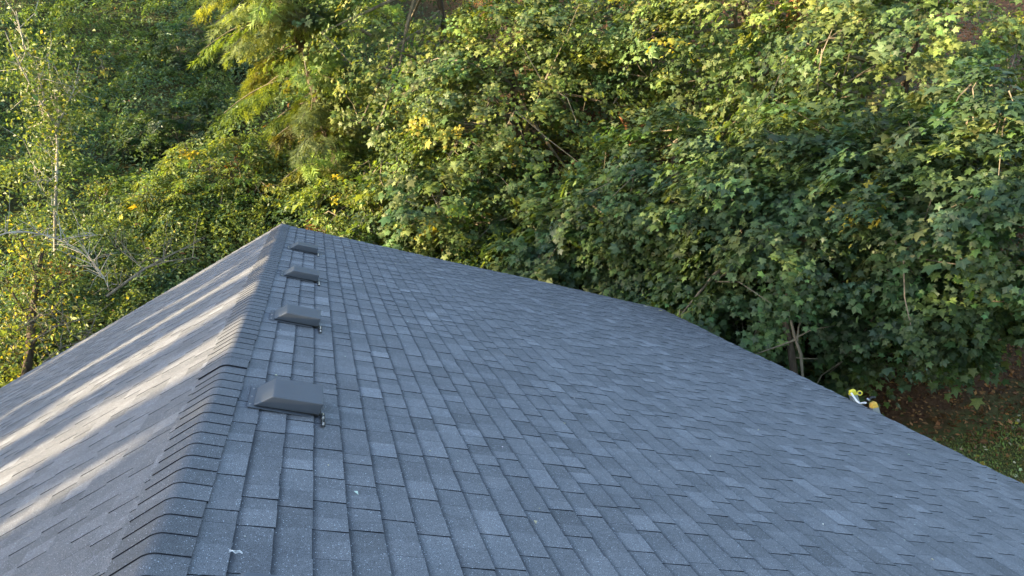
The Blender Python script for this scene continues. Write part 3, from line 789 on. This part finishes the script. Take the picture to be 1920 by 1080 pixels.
shrub('dark green shrub hugging the left roof edge at mid height', 265, 545, (1.4, 1.0, .8), 110, .09, [3, 3, 1], [G_DARK, G_MID, G_LITE])
shrub('dark teal fern-like clump high on the shaded slope', 400, 90, (2.4, 1.8, 1.3), 150, .12, [3, 2, 1], [TEAL, G_DARK, G_MID], kind='tri')
shrub('rounded dark green bush in the middle of the shaded hillside', 330, 250, (2.2, 1.5, 1.2), 140, .11, [3, 2, 1], [TEAL, G_DARK, G_MID], kind='tri')
shrub('deep green shrub at the foot of the left brush, nearest the frame edge', 30, 690, (1.0, .9, .8), 80, .09, [3, 3, 1], [G_DARK, G_MID, OLIVE])

# ------------------------------------------------------------------ bramble thicket over the hillside (nobody could count it)
def thicket(name, x0, x1, y0, y1, nm, nl, pal, size, kinds='oval', hmin=.5, hmax=1.5, density_fn=None):
    mx = rng.uniform(x0, x1, nm); my = rng.uniform(y0, y1, nm); mr = rng.uniform(.8, 2.0, nm); mh = rng.uniform(hmin, hmax, nm)
    mp = rng.choice(len(pal), nm, p=np.array([p[0] for p in pal]) / sum(p[0] for p in pal))
    X = rng.uniform(x0, x1, nl); Y = rng.uniform(y0, y1, nl)
    H = np.zeros(nl); K = np.zeros(nl, int); GX = np.zeros(nl); GY = np.zeros(nl)
    for a in range(0, nl, 20000):
        sl_ = slice(a, a + 20000); dx = X[sl_, None] - mx; dy = Y[sl_, None] - my; q = 1 - (dx * dx + dy * dy) / (mr * mr)
        h_ = np.where(q > 0, np.sqrt(np.maximum(q, 0)) * mh, 0); k = h_.argmax(1); H[sl_] = h_.max(1); K[sl_] = k
        GX[sl_] = np.take_along_axis(dx, k[:, None], 1)[:, 0] / mr[k]; GY[sl_] = np.take_along_axis(dy, k[:, None], 1)[:, 0] / mr[k]
    keep = H > .08
    if density_fn is not None: keep &= density_fn(X, Y)
    X, Y, H, K, GX, GY = X[keep], Y[keep], H[keep], K[keep], GX[keep], GY[keep]; n = len(X)
    clump = .16 * np.sin(X * 5.1 + Y * 3.3) * np.sin(X * 2.7 - Y * 4.9)
    Z = hill(X, Y) + H * (.72 + .3 * rng.random(n) ** .6) + clump + rng.normal(0, .05, n)
    P = np.stack([X, Y, Z], 1)
    Nn = np.stack([GX * .9, GY * .9, np.full(n, .8)], 1) + rng.normal(0, .38, (n, 3))
    T = np.stack([GX, GY, np.full(n, -.5)], 1) + rng.normal(0, .6, (n, 3))
    cols = np.array([p[1] for p in pal])[mp[K]]
    alt = np.array([p[1] for p in pal])[rng.choice(len(pal), n, p=np.array([p[0] for p in pal]) / sum(p[0] for p in pal))]
    pick = rng.random((n, 1)) < .28; cols = np.where(pick, alt, cols) * np.exp(rng.normal(0, .24, (n, 1)))
    sz = size * np.exp(rng.normal(0, .3, n))
    o = place(name, leaves(name, kinds, P, Nn, T, sz, cols, MT['shrub'])); return o
o = thicket('bramble_thicket', -24, 5, 16.0, 47, 1150, 270000, [(3.2, TEAL * 1.4), (1.2, G_DARK * 1.4), (4, G_MID * 1.3), (2.4, G_LITE * 1.15), (.9, Y_GRN), (.15, BRN), (.06, YEL)], .115, 'oval')
tag(o, 'tangled green bramble thicket covering the hillside behind the left roof slope', 'brambles', kind='stuff')
o = thicket('undergrowth', 5, 30, 17, 44, 360, 45000, [(3, TEAL), (3.2, G_DARK), (2, G_MID), (.8, BRN)], .11, 'oval')
tag(o, 'dark undergrowth on the slope glimpsed between the maple crowns', 'undergrowth', kind='stuff')
o = thicket('dry_brush', -16, -1.0, 15.6, 26, 260, 95000, [(.4, YEL * .9), (3.5, Y_GRN), (1.5, OLIVE * 1.3), (3.5, G_LITE), (2, G_MID), (.3, BRN)], .07, 'oval', .5, 1.5)
tag(o, 'yellowing mixed brush growing close along the left roof edge', 'brush', kind='stuff')

# ------------------------------------------------------------------ bank, ivy, lawn at the lower right
def scatter_ground(name, n, x0, x1, y0, y1, size, cols, wts, fn, lift=.02, kind='oval', material='litter', tilt=.35, tdir=None, lay=1.0):
    X = rng.uniform(x0, x1, n); Y = rng.uniform(y0, y1, n); k = fn(X, Y); X, Y = X[k], Y[k]; n = len(X)
    P = np.stack([X, Y, hill(X, Y) + lift * rng.random(n)], 1)
    Nn = np.stack([np.zeros(n), -.3 * np.ones(n), lay * np.ones(n)], 1) + rng.normal(0, tilt, (n, 3)); T = rng.normal(0, 1, (n, 3))
    if tdir is not None: T = T * .35 + tdir
    return place(name, leaves(name, kind, P, Nn, T, size * np.exp(rng.normal(0, .3, n)), palette(n, wts, cols), MT[material]))
bank = lambda X, Y: (Y > foot(X) + .25 * np.sin(X * 2.1)) 
o = scatter_ground('leaf_litter', 26000, 7, 20, 11, 21, .075, [BRN * 1.4, BRN * .8, BRN * 2.4, OLIVE], [3, 2, 1.5, .4], bank, .06)
tag(o, 'brown fallen leaf litter covering the shaded bank below the maples', 'leaf litter', kind='stuff')
ivy = lambda X, Y: (Y > foot(X) - .3) & (np.sin(X * 1.7 + 1.2) * np.sin(Y * 1.5 + .6) + .35 * np.sin(X * 4 + Y * 3) > .5)
o = scatter_ground('ivy_patch', 16000, 7, 20, 10.8, 19, .085, [G_DARK, TEAL, G_MID, BRN], [4, 3, 1.5, .8], ivy, .30, 'tri', 'shrub', .5)
tag(o, 'dark trailing ivy patches on the bank above the lawn', 'ivy', kind='stuff')
lawn = lambda X, Y: (Y < foot(X) + .35)
o = scatter_ground('grass', 70000, 7.2, 17, 7.5, 13.6, .036, [OLIVE * 1.6, OLIVE * 2.3, G_LITE * 1.7, BRN * 1.9], [3, 3, 3.5, 1.2], lawn, .01, 'oval', 'shrub', .8, np.array([0, 0, 1.4]), .1)
tag(o, 'short patchy grass of the lawn below the right eave', 'grass', kind='stuff')
o = scatter_ground('fallen_leaves', 900, 7.2, 17, 7.5, 13.6, .085, [YEL, np.array([.42, .38, .22]), BRN * 1.8], [2, 3, 2], lawn, .05, 'maple', 'litter', .3)
tag(o, 'pale fallen leaves strewn over the lawn', 'fallen leaves', kind='stuff')

# ------------------------------------------------------------------ small leaves and grit on the roof
def roof_leaf(v, y, s, label, col, a):
    P = rp(v, y, .014)[None]; me = leaves('fallen_leaf', 'maple', P, (N_R + rng.normal(0, .15, 3))[None], np.array([[math.cos(a), math.sin(a), 0]]), np.array([s]), np.array([col]), MT['litter'], P[0])
    o = place('fallen_leaf', me, None, P[0]); tag(o, label, 'leaf')
roof_leaf(4.62, 13.5, .13, 'pale dry leaf on the far roof edge, halfway to the eave corner', (.5, .47, .40), .3)
roof_leaf(4.86, 13.48, .09, 'smaller pale leaf beside the first on the far roof edge', (.5, .47, .36), 1.3)
roof_leaf(6.35, 13.4, .14, 'white dry leaf at the far eave corner of the roof', (.55, .53, .47), 2.3)
roof_leaf(6.55, 13.2, .12, 'yellowish dry leaf nearest the eave corner', (.5, .45, .2), 4.3)
def grit():
    n = 420; v = rng.uniform(.25, 6.5, n); y = rng.uniform(1.8, 13.3, n) 
    P = np.array([rp(a, b, .0125) for a, b in zip(v, y)]); c = palette(n, [2, 1], [np.array([.55, .57, .6]), np.array([.5, .45, .3])], .2)
    o = place('roof_grit', leaves('roof_grit', 'oval', P, np.tile(N_R, (n, 1)), rng.normal(0, 1, (n, 3)), .009 * np.exp(rng.normal(0, .45, n)), c, MT['litter'])); tag(o, 'tiny pale specks and leaf bits scattered on the roof shingles', 'debris', kind='stuff')
grit()
m = MB()
for k in range(3):
    y = 2.690 + .006 * k; pts = [rp(.236 + .011 * i, y + .004 * math.sin(i * 2.3 + k), .022 + .004 * (i % 2)) for i in range(5)]
    m.tube(pts, .0009, 4)
tag(m.build('loose_thread', MT['white'], None), 'white frayed thread snagged on a ridge cap near the bottom of the picture', 'thread')

# ------------------------------------------------------------------ trees left of the house, outside the picture: they shade the roof and yard
rng = np.random.default_rng(11)
for i, (x, y, tz, rad) in enumerate([(-27, -8, 15, 3.2), (-27.4, -3.4, 16, 1.8), (-26.8, -1.7, 16, 1.9), (-27.3, -.1, 16, 1.8), (-26.9, 1.0, 15.6, .9), (-27.2, 2.45, 13.4, .45),
        (-27.1, 4.4, 13.6, .5), (-27.3, 5.9, 12.2, .3), (-26.8, 6.5, 14.0, .5), (-26.9, 8.1, 14.4, .9), (-27.2, 9.8, 16, 1.8), (-28, 12.4, 16.5, 2), (-28, 14.6, 14.5, 1.3), (-30, 29.6, 27, 4.0), (-29, 34.5, 28, 4.6), (-30, 40, 31, 4.6)]):
    conifer(['tall dark fir in the row left of the house that shades the roof'][0], 0, 0, 0, tz, rad, 90, 60, .55 if rad > .7 else .40, lean=(0, 0), bark='bark', cols=[G_DARK, G_MID], wts=[2, 1], zlow=1.5,
            group='firs left of the house', coarse=True, pos=(x, y))
